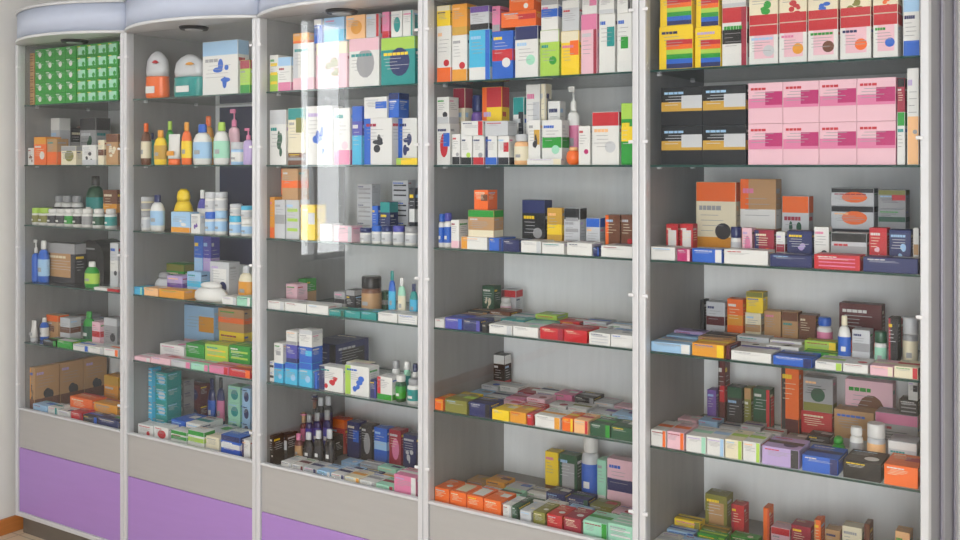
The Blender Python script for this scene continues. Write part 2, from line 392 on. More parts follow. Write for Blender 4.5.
for j, (ya, lk) in enumerate(((.05, 'tan carton with dark figure, nearest the glass'), (.185, 'tan carton with dark figure, middle of side row'), (.32, 'tan carton with dark figure, rear of side row'))):
    reg('box', [PX[0] + .0225, PX[0] + .062, ya, ya + .13, SHELF[5] + .0004, SHELF[5] + .205], ['tan', 'f:charcoal', 'l:amber', 'b:brown'], lk, short=lk, lie=0)
flats([(25, 32, 403, 'cream b:amber'), (33, 47, 405, 'light_blue q:blue'), (48, 57, 407, 'white b:teal'), (58, 70, 411, 'white d:navy'), (71, 82, 412, 'red b:crimson'), (83, 97, 416, 'charcoal b:blue'), (98, 118, 419, 'navy q:green')], d=.07)
bx(70, 92, 398, 'orange t:red', y=.11, d=.08, lie=1); bx(94, 117, 404, 'amber t:crimson', y=.11, d=.08, lie=1)
bx(104, 118, 376, 'amber t:gold', y=.25, d=.08)
# ======== second bay
cell(1, 0)
bt(132, 160, 50, 'pouch', 'orange', 'white', 'silver', y=.06, look='orange bagged baby set with rounded clear top', deep=.08)
bt(168, 197, 53, 'pouch', 'teal', 'white', 'silver', y=.06, look='teal bagged baby set with rounded clear top', deep=.08)
bx(200, 238, 41, 'white f:blue t:light_blue', y=.09, look='large white carton with blue baby bottle picture'); bx(240, 250, 60, 'lime b:green t:crimson', y=.05)
cell(1, 1)
for a in ((130, 141, 123, 'lotion', 'brown', 'orange', 'cream'), (142, 149, 133, 'lotion', 'teal', 'navy', None), (151, 162, 130, 'lotion', 'yellow', 'amber', 'gold'), (164, 176, 134, 'tube', 'white', 'orange', 'amber'),
          (179, 188, 122, 'lotion', 'orange', 'amber', 'yellow'), (189, 205, 124, 'lotion', 'white', 'blue', 'light_blue'), (210, 224, 122, 'lotion', 'white', 'lime', 'mint'), (227, 239, 142, 'jar', 'light_blue', 'silver', 'white'), (241, 250, 128, 'pump', 'lilac', 'pink', None)): bt(*a, y=.05)
bt(163, 171, 121, 'lotion', 'green', 'lime', None, y=.13); bt(226, 236, 109, 'pump', 'pale_pink', 'pink', None, y=.14); bt(200, 210, 116, 'lotion', 'amber', 'orange', 'yellow', y=.2)
cell(1, 2)
bt(130, 141, 211, 'jar', 'white', 'grey', 'silver', y=.05); bt(131, 141, 197, 'jar', 'cream', 'silver', 'grey', y=.05, up=1); bt(147, 159, 195, 'lotion', 'white', 'navy', 'light_blue', y=.05)
bx(171, 190, 212, 'light_blue f:white b:amber', y=.05, d=.05); bt(168, 186, 189, 'duck', 'yellow', 'yellow', None, y=.11, look='yellow round-shouldered baby bottle')
bx(191, 200, 214, 'white f:purple', y=.05, d=.05); bt(195, 204, 190, 'lotion', 'violet', 'white', 'white', y=.13)
for x0, x1, t, c in ((202, 211, 212, 'blue'), (212, 221, 211, 'light_blue'), (226, 236, 216, 'cyan'), (238, 248, 219, 'white')): bt(x0, x1, t, 'jar', 'white', c, 'light_blue', y=.05)
for x0, x1, t, c in ((202, 211, 192, 'silver'), (212, 221, 192, 'silver'), (227, 236, 204, 'silver'), (238, 247, 206, 'cyan')): bt(x0, x1, t, 'jar', 'white', c, 'silver', y=.05, up=1)
cell(1, 3)
flats([(130, 142, 287, 'cyan b:mint'), (144, 158, 288, 'peach q:white'), (159, 184, 290, 'amber q:yellow'), (222, 236, 297, 'white b:silver'), (237, 250, 297, 'mint b:white')], d=.07)
bt(188, 220, 283, 'duck', 'white', 'white', None, y=.03, look='low white rounded plastic pack', deep=.08)
bt(140, 165, 273, 'duck', 'silver', 'grey', None, y=.11, look='low silvery domed plastic pack', deep=.08); bx(167, 182, 276, 'lilac m:purple', y=.11, d=.07)
bx(187, 201, 272, 'light_blue m:cyan', y=.13, d=.05); bx(210, 229, 262, 'silver p:white d:navy', y=.11, d=.06); bt(235, 249, 266, 'lotion', 'cream', 'silver', 'amber', y=.11)
bx(194, 203, 236, 'blue m:light_blue', y=.2, d=.05); bx(203, 211, 236, 'violet m:lilac', y=.2, d=.05); bx(130, 158, 264, 'green t:olive', y=.2, d=.1); bx(160, 186, 266, 'dark_green b:green', y=.2, d=.1)
cell(1, 4)
flats([(130, 150, 357, 'pale_pink b:white'), (151, 170, 358, 'pale_pink q:red'), (171, 190, 361, 'silver b:pink'), (191, 208, 364, 'mint b:pink'), (209, 228, 366, 'pink b:red'), (229, 250, 369, 'red b:orange')], d=.08)
bx(186, 204, 344, 'green q:lime', y=.12, d=.1, lie=1); bx(205, 228, 345, 'lime s:yellow', y=.12, d=.1, lie=1); bx(229, 250, 346, 'green s:lime', y=.12, d=.1, lie=1)
bx(160, 184, 345, 'white d:pink', y=.12, d=.1, lie=1); bx(183, 214, 306, 'light_blue q:amber b:pale_pink', y=.3, d=.05); bx(219, 244, 332, 'yellow m:lime', y=.24, d=.05); bx(218, 244, 309, 'tan m:orange', y=.24, d=.05, up=1)
cell(1, 5)
bx(138, 153, 425, 'white d:red'); bx(154, 168, 427, 'white o:red')
for x0, x1, c in ((171, 187, 'green'), (188, 204, 'lime')): bx(x0, x1, 431, 'white m:%s t:green' % c)
bx(206, 219, 437, 'cream b:silver'); bx(221, 240, 436, 'blue m:white t:navy'); bx(242, 250, 440, 'white l:navy')
bx(130, 136, 368, 'cyan s:white', n=4, d=.05); bx(137, 162, 372, 'teal o:silver s:cyan', y=.12, d=.08, n=4)
fill(170, 250, .11, .25, .06, ['blue q:white', 'white m:teal', 'silver q:green', 'white d:navy', 'cream m:blue'], 1)
bx(168, 182, 380, 'grey o:white', y=.25, n=4); bx(184, 200, 384, 'maroon o:navy', y=.28, n=2); bt(206, 213, 379, 'lotion', 'navy', 'navy', 'blue', y=.3); bt(215, 222, 378, 'lotion', 'navy', 'charcoal', 'pink', y=.3)
bx(228, 240, 386, 'mint o:teal', y=.26, n=3); bx(242, 250, 388, 'light_blue o:navy', y=.26, n=3)
# ======== middle bay
cell(2, 0)
bx(262, 276, 55, 'white h:lime s:yellow'); bx(278, 291, 57, 'white t:light_blue b:pink'); bx(293, 314, 43, 'white l:silver b:pale_pink'); bx(316, 347, 42, 'pale_pink t:cream f:olive', look='pink carton with woman picture'); bx(349, 379, 38, 'white o:grey t:pale_pink'); bx(381, 415, 37, 'teal t:lime o:navy')
bx(293, 309, 33, 'amber b:orange', up=1); bx(311, 322, 16, 'blue t:white', up=1); bx(324, 344, 17, 'light_blue h:cyan', up=1); bx(346, 365, 15, 'peach o:amber', up=1); bx(366, 379, 14, 'silver r:red', up=1)
bx(382, 389, 11, 'pink b:red', up=1); bx(391, 402, 11, 'white o:teal', up=1); bx(403, 413, 10, 'white r:teal', up=1)
cell(2, 1)
bx(262, 286, 110, 'white f:dark_green t:silver'); bx(288, 303, 153, 'brown m:grey'); bx(288, 304, 108, 'cream t:teal q:olive', up=1); bx(306, 332, 106, 'white f:blue')
bx(334, 350, 108, 'white b:pink d:pale_pink', d=.08); bx(352, 362, 106, 'violet h:cyan t:blue'); bx(364, 392, 118, 'white f:charcoal l:blue'); bx(394, 417, 118, 'white f:navy l:blue', y=.075)
bx(396, 417, 158, 'yellow l:lime', y=.028, d=.04, lie=1); bx(364, 387, 97, 'white q:blue', up=1); bx(388, 399, 93, 'blue t:navy', up=1, y=.05)
cell(2, 2)
bx(262, 270, 197, 'amber b:orange'); bx(271, 285, 200, 'silver m:grey'); bx(286, 299, 200, 'silver s:lime'); bx(301, 315, 205, 'yellow q:silver'); bx(262, 281, 167, 'orange m:brown', up=1); bx(282, 298, 168, 'tan m:orange', up=1)
bx(320, 332, 224, 'white b:silver', lie=1); bx(334, 352, 226, 'pale_pink b:silver', lie=1)
for x0, x1, t, bo, ca in ((357, 367, 228, 'white', 'navy'), (369, 378, 226, 'white', 'blue'), (379, 388, 226, 'white', 'navy'), (390, 400, 226, 'white', 'violet'), (402, 413, 227, 'white', 'grey')): bt(x0, x1, t, 'jar', bo, ca, 'silver', y=.04)
bx(357, 372, 184, 'silver s:grey', y=.2, n=3, d=.05); bx(372, 378, 206, 'blue b:navy', y=.13, d=.04); bx(380, 390, 202, 'navy t:teal', y=.13, d=.05); bx(392, 408, 180, 'silver s:charcoal', y=.22, n=3, d=.05); bx(409, 415, 188, 'charcoal m:white', y=.14, d=.04)
cell(2, 3)
flats([(262, 284, 301, 'white b:silver'), (285, 306, 303, 'white w:grey'), (307, 328, 305, 'white q:silver'), (329, 344, 310, 'teal b:dark_green'), (345, 360, 311, 'teal q:blue'), (361, 376, 312, 'teal d:cyan'), (378, 397, 313, 'white d:silver'), (398, 417, 315, 'white s:silver')], d=.08)
bx(265, 283, 284, 'pale_pink b:maroon', y=.13); bx(286, 299, 279, 'green h:tan', y=.2); bx(334, 345, 292, 'grey m:charcoal', y=.15); bx(346, 355, 290, 'charcoal t:grey', y=.15); bt(357, 373, 277, 'jar', 'brown', 'black', 'tan', y=.12)
bt(387, 394, 271, 'lotion', 'blue', 'teal', 'cyan', y=.12); bt(396, 404, 278, 'lotion', 'mint', 'white', 'cream', y=.12); bt(408, 416, 284, 'lotion', 'teal', 'navy', 'cyan', y=.12); bx(376, 386, 292, 'dark_green m:grey', y=.2)
cell(2, 4)
bx(262, 269, 361, 'white m:charcoal', n=2)
for x0, x1 in ((270, 283), (285, 297), (299, 312)): bx(x0, x1, 363, 'cyan t:blue d:light_blue')
bx(314, 317, 372, 'blue l:navy'); bx(319, 343, 367, 'white f:red l:navy'); bx(345, 369, 366, 'white l:lime f:blue'); bx(370, 376, 380, 'navy r:violet'); bx(377, 392, 377, 'white l:red b:green'); bt(393, 402, 376, 'pill', 'dark_green', 'white', 'green'); bt(404, 416, 380, 'pill', 'white', 'grey', 'teal')
bx(270, 283, 343, 'white w:grey', up=1); bx(286, 297, 345, 'violet b:navy', up=1); bx(299, 312, 347, 'blue q:cyan', up=1)
bx(286, 297, 331, 'white b:grey', up=1); bx(299, 312, 330, 'white t:silver', up=1)
bx(307, 336, 343, 'navy r:black', y=.16, d=.2, look='long deep navy carton seen from its side'); bt(390, 397, 361, 'pill', 'white', 'grey', 'blue', y=.12); bt(402, 408, 362, 'pill', 'mint', 'white', 'teal', y=.12); bt(411, 416, 364, 'pill', 'white', 'navy', 'navy', y=.12)
bx(346, 366, 363, 'cream t:silver', y=.12)
cell(2, 5)
bx(262, 268, 436, 'black d:white'); bx(269, 279, 434, 'black q:silver b:charcoal')
flats([(281, 291, 462, 'white b:silver'), (292, 303, 465, 'white b:maroon'), (304, 316, 468, 'silver b:navy'), (317, 330, 471, 'light_blue b:white'), (331, 344, 474, 'white b:navy'), (345, 359, 477, 'cream b:amber'), (360, 375, 481, 'white b:grey'), (376, 393, 485, 'mint b:crimson'), (394, 416, 476, 'pink b:white')], d=.09)
for j, (x, t) in enumerate(((281, 435), (291, 434), (302, 433), (312, 431), (323, 430))):
    bt(x, x + 8.5, t, 'flask', 'maroon' if j < 2 else 'black', 'pink' if j < 2 else 'silver', 'tan' if j < 2 else 'charcoal', y=.135)
bx(282, 330, 449, 'black b:charcoal', y=.2, d=.045, look='low black carton under the second row of dark bottles')
bx(288, 331, 434, 'black t:charcoal', y=.262, d=.05, look='taller black carton under the rear row of dark bottles')
for j, (x, t) in enumerate(((282, 416), (292, 414), (302, 415), (311, 413), (321, 411))):
    bt(x, x + 8, t, 'flask', 'maroon' if j < 2 else 'navy', 'tan' if j < 2 else 'grey', 'pink' if j < 2 else 'violet', y=.203, up=1)
for j, (x, t) in enumerate(((288, 402), (297, 398), (306, 401), (314, 398), (322, 397))):
    bt(x, x + 8, t, 'flask', 'charcoal', 'brown' if j < 2 else 'silver', 'maroon' if j < 2 else 'navy', y=.268, up=1)
fill(305, 416, .125, .26, .02, ['white d:charcoal', 'pale_pink b:red', 'light_blue q:navy', 'navy s:silver', 'cream m:amber', 'white q:green', 'silver m:navy', 'white m:pink', 'light_blue d:white', 'grey m:white', 'mint q:navy', 'white b:magenta'], 2)
bx(331, 345, 419, 'red t:orange', y=.3, d=.05); bx(347, 359, 422, 'navy q:blue', y=.3, d=.05); bx(361, 372, 425, 'charcoal o:grey', y=.3, d=.05); bx(374, 387, 428, 'blue m:light_blue', y=.3, d=.05); bx(389, 401, 430, 'crimson o:pink', y=.3, d=.05); bx(403, 416, 435, 'navy f:silver', y=.3, d=.05)
# ======== fourth bay
cell(3, 0)
for a in ((432, 451, 26, 'white b:orange d:red'), (452, 467, 35, 'white b:amber d:red'), (469, 490, 30, 'cyan b:white r:blue'), (492, 513, 31, 'blue m:red d:white'), (515, 538, 26, 'white t:navy d:mint'),
          (540, 559, 30, 'lime t:white d:green'), (561, 579, 31, 'yellow t:cream q:orange'), (581, 597, 14, 'pale_pink r:crimson t:pink'), (599, 615, 14, 'white q:teal'), (617, 632, 13, 'white w:green')): bx(*a, d=.08)
for a in ((433, 450, -2, 'yellow t:cream'), (452, 467, -4, 'amber b:gold'), (470, 489, 6, 'silver b:black t:purple'), (492, 500, 6, 'pink b:grey'), (501, 536, 11, 'orange q:red'), (541, 558, -4, 'white m:blue t:grey'), (562, 579, 0, 'silver t:white'), (582, 597, -4, 'white q:pink'), (599, 614, -4, 'white b:silver'), (617, 631, -4, 'white r:charcoal')): bx(*a, up=1)
bx(509, 534, -6, 'orange d:white', up=1)
cell(3, 1)
bx(432, 450, 124, 'white o:red q:blue'); bx(452, 460, 134, 'white b:black d:grey')
for x0, x1, s in ((461, 472, 'white d:lime b:black'), (473, 484, 'white d:grey b:red'), (485, 497, 'white l:navy b:blue'), (498, 509, 'white q:red b:charcoal')): bx(x0, x1, 136, s, d=.05)
bt(511, 525, 134, 'pill', 'peach', 'silver', 'cream'); bx(527, 540, 120, 'white q:gold f:charcoal', y=.06, d=.05); bx(542, 562, 120, 'white m:green d:mint', y=.06, d=.05); bx(527, 561, 154, 'white b:cream', y=.03, d=.028, lie=1, h=.02)
bt(563, 577, 147, 'ball', 'orange', 'peach', None, y=.03); bx(578, 590, 126, 'white d:magenta'); bx(592, 619, 112, 'white t:red d:silver'); bx(621, 633, 103, 'green m:yellow t:lime')
bx(461, 483, 121, 'white b:red', up=1, lie=1); bx(485, 508, 121, 'silver q:charcoal', up=1, lie=1)
bx(434, 449, 97, 'white d:charcoal b:silver', up=1); bx(453, 465, 86, 'cream t:crimson b:peach', y=.13, d=.05); bt(468, 480, 95, 'pill', 'purple', 'navy', 'pale_pink', y=.13); bx(482, 502, 87, 'yellow t:red l:orange', y=.13, d=.05)
bx(513, 524, 97, 'white t:teal q:charcoal', y=.13, d=.05); bx(526, 540, 82, 'white b:teal q:silver', y=.13, d=.05); bx(541, 546, 80, 'cream r:grey', y=.13, d=.04); bx(548, 560, 101, 'white b:pink', y=.13, d=.04)
bt(565, 578, 86, 'pump', 'white', 'white', 'pink', y=.13)
cell(3, 2)
bt(431, 440, 214, 'pill', 'white', 'blue', 'blue', y=.04); bt(441, 449, 213, 'pill', 'white', 'violet', 'blue', y=.04); bx(451, 459, 220, 'white b:pale_pink')
flats([(461, 487, 237, 'white l:amber'), (489, 502, 238, 'blue b:navy'), (503, 519, 240, 'navy q:white'), (521, 541, 241, 'white b:silver'), (542, 564, 243, 'white r:charcoal'), (567, 592, 243, 'white q:silver'), (593, 599, 247, 'navy b:blue'), (601, 633, 246, 'white w:grey')], d=.09)
bx(468, 494, 210, 'tan t:green b:cream', y=.03, up=1); bx(474, 488, 190, 'orange q:brown', y=.04, up=1)
bx(522, 545, 200, 'black t:navy d:grey', y=.13, d=.05); bx(547, 562, 208, 'gold m:yellow', y=.13, d=.05); bx(564, 580, 208, 'silver t:black s:grey', y=.13, d=.05); bx(586, 600, 218, 'silver t:blue', y=.13, d=.05); bx(605, 620, 215, 'brown l:orange', y=.13, d=.05); bx(621, 634, 215, 'brown b:orange d:red', y=.13, d=.05)
cell(3, 3)
flats([(432, 444, 319, 'white q:grey'), (445, 462, 318, 'violet b:blue'), (463, 480, 320, 'navy b:violet'), (482, 487, 324, 'black q:navy'), (489, 512, 325, 'white b:silver'), (513, 538, 327, 'white d:mint'), (540, 563, 328, 'red b:crimson'), (564, 587, 330, 'red q:crimson'), (589, 610, 333, 'white s:silver'), (611, 633, 335, 'white w:grey')], d=.09)
fill(432, 634, .125, .32, .028, ['tan b:brown', 'grey q:white', 'teal d:mint', 'mint t:teal', 'white q:maroon', 'white b:red', 'light_blue q:navy', 'charcoal b:tan', 'brown q:grey', 'silver b:teal', 'lime q:white', 'red q:white', 'silver m:blue', 'white m:light_blue'], 2)
bt(498, 508, 298, 'pill', 'white', 'white', 'pale_pink', y=.12); bx(441, 460, 286, 'dark_green f:cream', y=.33, d=.05); bx(487, 500, 303, 'tan t:brown', y=.33, d=.05); bx(501, 516, 290, 'silver t:red l:maroon', y=.33, d=.05)
cell(3, 4)
flats([(432, 443, 399, 'orange b:amber'), (445, 467, 400, 'olive q:lime'), (469, 490, 403, 'navy b:black'), (492, 509, 410, 'yellow q:cream'), (510, 526, 412, 'amber q:yellow'), (527, 533, 414, 'red b:crimson'), (535, 560, 416, 'white b:amber'), (562, 573, 418, 'orange b:yellow'), (574, 588, 420, 'peach b:red'), (590, 610, 424, 'dark_green b:green'), (611, 633, 427, 'dark_green q:white')], d=.09)
fill(432, 634, .125, .42, .022, ['yellow q:olive', 'grey q:blue', 'pale_pink q:red', 'red s:white', 'white q:olive', 'cream b:lime', 'mint q:red', 'light_blue d:charcoal', 'light_blue q:grey', 'silver b:navy', 'pink b:crimson', 'pale_pink d:crimson', 'white d:crimson', 'white m:olive', 'silver q:purple', 'light_blue q:purple',
      'silver d:blue', 'white m:silver', 'crimson q:white', 'white m:navy', 'pink q:white', 'charcoal b:grey', 'silver s:white', 'pale_pink t:white'], 3)
bx(461, 479, 355, 'black t:white b:red', y=.14, d=.05, look='black carton with white top, standing alone')
cell(3, 5)
flats([(433, 449, 488, 'orange d:white'), (450, 466, 492, 'orange p:cream'), (467, 483, 496, 'orange p:white'), (484, 501, 500, 'orange q:white'), (503, 511, 505, 'white b:silver'), (512, 518, 506, 'dark_green b:black'), (520, 531, 511, 'silver d:cream'), (533, 545, 512, 'olive d:white'), (547, 562, 515, 'red d:white'), (564, 581, 518, 'crimson d:white'), (583, 607, 522, 'mint b:green'), (608, 633, 525, 'mint s:white')], d=.10)
fill(432, 634, .135, .31, .035, ['cream m:orange', 'white m:silver', 'mint b:dark_green', 'dark_green q:white', 'white d:gold', 'light_blue q:white', 'tan b:brown', 'pale_pink m:maroon', 'tan q:gold', 'amber q:maroon', 'silver q:blue', 'white m:grey', 'navy q:white', 'navy b:dark_green', 'olive q:red', 'pale_pink d:red'], 2)
bx(545, 558, 452, 'yellow b:brown', y=.32, d=.05); bx(559, 577, 455, 'dark_green p:grey', y=.32, d=.05); bt(578, 595, 438, 'pill', 'silver', 'white', 'blue', y=.32); bx(597, 606, 460, 'mint b:white', y=.32, d=.05); bx(607, 634, 460, 'pale_pink m:navy', y=.32, d=.05, look='pink carton with dark round marks')
# ======== rightmost bay
cell(4, 0)
bx(659, 693, 26, 'yellow n:red', look='yellow rainbow-printed carton, left'); bx(695, 721, 27, 'yellow n:red', look='yellow rainbow-printed carton, right')
bx(660, 692, -14, 'yellow n:blue', up=1, look='upper yellow carton printed with rainbow, left'); bx(696, 719, -14, 'yellow n:blue', up=1, look='upper yellow carton printed with rainbow, right')
bx(722, 747, 7, 'white t:red m:black r:crimson', d=.07); bx(722, 746, -8, 'white b:silver', up=1)
cols = ['silver', 'amber', 'brown', 'orange', 'blue']; up2 = ['green', 'red', 'blue', 'olive', 'orange']
for i, (x0, x1, t) in enumerate(((749, 778, 25), (779, 807, 22), (808, 838, 19), (840, 871, 16), (873, 898, 13))): bx(x0, x1, t, 'white p:pale_pink t:red d:' + cols[i], d=.07, look=['white red-topped carton nearest the black-banded one', 'white red-topped carton with amber dot', 'white red-topped carton with brown dot', 'white red-topped carton with orange dot', 'white red-topped carton with blue dot'][i])
for i, (x0, x1, t) in enumerate(((749, 778, -14), (779, 807, -15), (808, 838, -16), (840, 871, -17), (873, 898, -18))): bx(x0, x1, t, 'cream f:' + up2[i] + ' b:red', up=1, look='cream carton with %s fruit picture, upper row' % up2[i])
bx(903, 920, -4, 'white b:blue t:light_blue', look='tall white pack fading to blue base')
cell(4, 1)
grid(661, 746, 86, 2, 2, 'black m:gold q:silver', 'black gold-banded carton', y=.04, d=.09)
grid(748, 896, 80, 4, 2, 'pale_pink m:pink q:magenta', 'pink carton, magenta patch', y=.04, d=.09)
bx(897, 905, 112, 'white t:green', d=.05); bx(897, 905, 78, 'crimson t:black', d=.05, up=1); bx(907, 919, 68, 'white h:peach d:grey', d=.08)
cell(4, 2)
flats([(649, 675, 247, 'white q:silver'), (677, 690, 249, 'magenta b:pale_pink'), (692, 722, 249, 'blue b:white'), (724, 768, 250, 'white w:grey'), (770, 812, 255, 'navy w:silver'), (814, 860, 255, 'red s:pink'), (863, 918, 258, 'navy q:white')], d=.07)
bx(666, 678, 224, 'red p:white', y=.105, d=.04, look='small red-edged white carton, left one'); bx(680, 693, 224, 'red p:white', y=.105, d=.04, look='small red-edged white carton, right one')
bt(729, 740, 227, 'jar', 'white', 'navy', 'silver', y=.11); bx(742, 752, 228, 'pale_pink o:pink', y=.105, d=.04); bx(754, 774, 230, 'crimson l:navy d:orange', y=.105, d=.04); bx(776, 785, 232, 'white m:crimson', y=.105, d=.04); bx(787, 812, 231, 'navy f:lilac', y=.105, d=.05)
bx(814, 829, 227, 'white d:charcoal', y=.105, d=.04); bx(831, 867, 233, 'silver t:black m:grey', y=.105, d=.05); bx(869, 887, 228, 'red f:pale_pink', y=.105, d=.05); bx(889, 911, 230, 'navy f:light_blue', y=.105, d=.05); bx(913, 919, 228, 'white m:tan', y=.105, d=.04)
bx(696, 736, 182, 'cream t:orange b:amber d:charcoal', y=.23, d=.06, look='big orange and cream carton with dark bow mark'); bx(740, 776, 179, 'tan l:orange m:white', y=.23, d=.06); bx(782, 809, 196, 'silver t:orange f:dark_green', y=.23, d=.05)
bx(831, 874, 229, 'grey t:charcoal', y=.23, d=.06); bx(878, 906, 230, 'charcoal t:grey', y=.23, d=.06)
bx(831, 874, 206, 'silver t:black o:orange', y=.23, up=1, look='dark-topped silver carton, lower of the pair'); bx(831, 874, 188, 'silver t:black o:orange', y=.23, up=1, look='dark-topped silver carton, upper of the pair')
bx(878, 906, 209, 'grey m:dark_green', y=.23, up=1); bx(878, 906, 190, 'grey q:red t:olive', y=.23, up=1)
cell(4, 3)
flats([(649, 690, 343, 'light_blue b:white'), (692, 724, 344, 'amber b:yellow'), (726, 729, 346, 'maroon b:black'), (731, 771, 352, 'white t:violet'), (773, 812, 357, 'blue b:navy'), (815, 842, 362, 'white b:lime'), (843, 868, 364, 'white d:red'), (870, 893, 366, 'pale_pink b:cream'), (894, 918, 367, 'cream b:red')], d=.10)
fill(649, 840, .135, .27, .032, ['light_blue q:blue', 'tan b:charcoal', 'white d:black', 'white f:black', 'green b:lime', 'lilac q:navy', 'charcoal q:silver', 'silver t:white', 'white q:silver', 'lime b:yellow'], 2)
bt(815, 831, 318, 'pill', 'white', 'blue', 'pink', y=.15); bt(833, 850, 316, 'lotion', 'white', 'cream', 'blue', y=.14); bx(852, 870, 330, 'silver m:grey', y=.15, d=.05); bt(873, 886, 332, 'jar', 'white', 'dark_green', 'mint', y=.14); bx(888, 898, 318, 'black l:crimson', y=.13, d=.05); bt(901, 917, 318, 'jar', 'grey', 'silver', 'cream', y=.14)
bx(700, 704, 300, 'black b:charcoal', y=.32, d=.05); bx(706, 725, 302, 'silver m:maroon', y=.32, d=.05); bx(727, 743, 299, 'orange m:amber', y=.32, d=.05); bx(745, 761, 313, 'cream m:tan', y=.32, d=.05); bx(746, 763, 292, 'yellow t:olive', y=.32, up=1, d=.05)
bx(764, 781, 311, 'tan b:orange', y=.32, d=.05); bx(782, 798, 312, 'tan t:brown', y=.32, d=.05); bx(799, 816, 315, 'brown b:orange', y=.32, d=.05); bx(839, 882, 304, 'maroon b:orange d:crimson', y=.32, d=.05); bx(889, 901, 320, 'red b:maroon', y=.32, d=.05)
cell(4, 4)
flats([(650, 666, 430, 'white b:orange'), (667, 684, 432, 'pale_pink b:orange'), (686, 706, 436, 'white b:mint'), (707, 724, 438, 'white b:light_blue'), (725, 742, 440, 'cream b:lime'), (743, 760, 442, 'white b:lime'), (762, 799, 448, 'lilac b:charcoal d:navy'), (802, 838, 457, 'blue b:navy'), (843, 881, 462, 'black d:white'), (884, 918, 466, 'orange q:red')], d=.12)
fill(650, 830, .155, .31, .03, ['white d:black', 'white q:teal', 'white d:navy', 'white d:amber', 'white m:charcoal', 'lilac d:yellow', 'grey q:charcoal', 'pale_pink q:white', 'light_blue q:red', 'silver m:navy', 'silver m:purple', 'white m:red', 'grey q:white', 'charcoal q:silver'], 2)
bt(822, 844, 438, 'duck', 'green', 'green', None, y=.15, look='green rounded pack lying behind blue flat carton', deep=.06); bt(848, 862, 428, 'pill', 'white', 'white', 'grey', y=.15); bt(865, 884, 425, 'jar', 'silver', 'white', 'peach', y=.15); bx(888, 917, 442, 'silver t:white', y=.155, d=.08)
bx(718, 725, 360, 'maroon m:red l:black', y=.34, d=.05); bx(707, 716, 390, 'purple b:grey', y=.34, d=.05); bx(727, 742, 387, 'charcoal t:dark_green', y=.34, d=.05); bx(744, 751, 388, 'olive t:tan', y=.34, d=.05); bx(753, 770, 389, 'dark_green r:red', y=.34, d=.05)
bx(781, 799, 366, 'orange b:maroon l:charcoal', y=.34, d=.05); bx(801, 832, 412, 'red b:maroon', y=.34, d=.05); bx(803, 833, 378, 'grey g:dark_green b:olive', y=.34, up=1, d=.05)
bx(834, 874, 411, 'tan b:grey', y=.32, d=.07); bx(875, 918, 414, 'grey t:pink', y=.32, d=.07); bx(845, 893, 381, 'pale_pink o:brown', y=.32, up=1, d=.05, look='pink carton with woman picture'); bx(899, 918, 400, 'black s:grey', y=.32, up=1); bx(908, 918, 381, 'white q:charcoal', y=.32, up=1)
cell(4, 5)
flats([(650, 672, 544, 'white b:silver'), (674, 700, 548, 'light_blue b:white'), (702, 730, 552, 'green b:dark_green'), (732, 765, 556, 'white b:red'), (767, 800, 560, 'pink b:crimson'), (802, 850, 565, 'cream b:tan'), (852, 918, 572, 'orange b:white')], d=.10)
fill(652, 760, .14, .26, .04, ['light_blue b:blue', 'green b:lime', 'dark_green b:black', 'yellow b:olive', 'olive b:gold', 'green d:cream'], 2)
bx(705, 727, 495, 'olive p:tan', y=.27, d=.06); bx(731, 744, 505, 'red l:crimson', y=.27, d=.05); bx(763, 769, 508, 'orange r:red', y=.24, d=.05); bx(771, 790, 528, 'pale_pink t:red', y=.24, d=.06); bx(791, 811, 526, 'crimson d:pink', y=.24, d=.06); bx(814, 821, 520, 'orange l:tan', y=.24, d=.05)
bx(825, 840, 530, 'tan d:maroon', y=.24, d=.05); bx(842, 862, 527, 'cream d:brown', y=.24, d=.05); bx(864, 870, 524, 'brown l:maroon', y=.24, d=.05); bx(895, 910, 532, 'peach m:red', y=.2, d=.05)

# ------------------------------------------------------------------ labels: say which one each thing is
ORD = ['first', 'second', 'third', 'fourth', 'fifth', 'sixth', 'seventh', 'eighth', 'ninth', 'tenth']
def ordinal(i, n):
    if n == 2: return ('left one', 'right one')[i]
    if i == 0: return 'leftmost'
    if i == n - 1: return 'rightmost'
    return ORD[i] + ' from left'
def words(s): return len(s.replace(',', ' ').split())
groups = {}
for it in ITEMS: groups.setdefault((it['cell'], it['look']), []).append(it)
for (cl, look), L in groups.items():
    place = f"{SHN[cl[1]]}, {BAYS[cl[0]]}"
    if 'rc' in L[0]:
        for it in L:
            r, c, nr, nc = it['rc']
            rn = ('upper' if r == 1 else 'lower') + ' row' if nr == 2 else ORD[r - 1] + ' row down'
            cn = ', ' + ORD[c - 1] + ' column' if nc > 1 else ''
            it['label'] = f"{look}, {rn}{cn}, {place}"
        continue
    if len(L) == 1: L[0]['label'] = f"{look} on {place}"; continue
    xs = sorted({round((i['bb'][0] + i['bb'][1]) / 2, 2) for i in L})
    for it in L:
        x = round((it['bb'][0] + it['bb'][1]) / 2, 2)
        same = sorted([j for j in L if round((j['bb'][0] + j['bb'][1]) / 2, 2) == x], key=lambda j: j['bb'][4])
        o = ordinal(xs.index(x), len(xs)) if len(xs) > 1 else ''
        if len(same) > 1:
            q = same.index(it); flatrow = abs(same[0]['bb'][4] - same[-1]['bb'][4]) < .004
            v = ('in front' if it['bb'][2] == min(j['bb'][2] for j in same) else 'behind') if flatrow else 'topmost' if q == len(same) - 1 else ('lowest' if q == 0 else ORD[q] + ' from bottom')
            o = (o + ' ' + v + ('' if flatrow else ' of stack')).strip()
        lk = it['short'] if words(it['short'] + o + place) + 1 > 15 else look
        it['label'] = f"{lk}, {o}, {place}"
seen = {}
for it in ITEMS:
    if words(it['label']) > 16: it['label'] = it['label'].replace(it['look'], it['short'])
    seen.setdefault(it['label'], []).append(it)
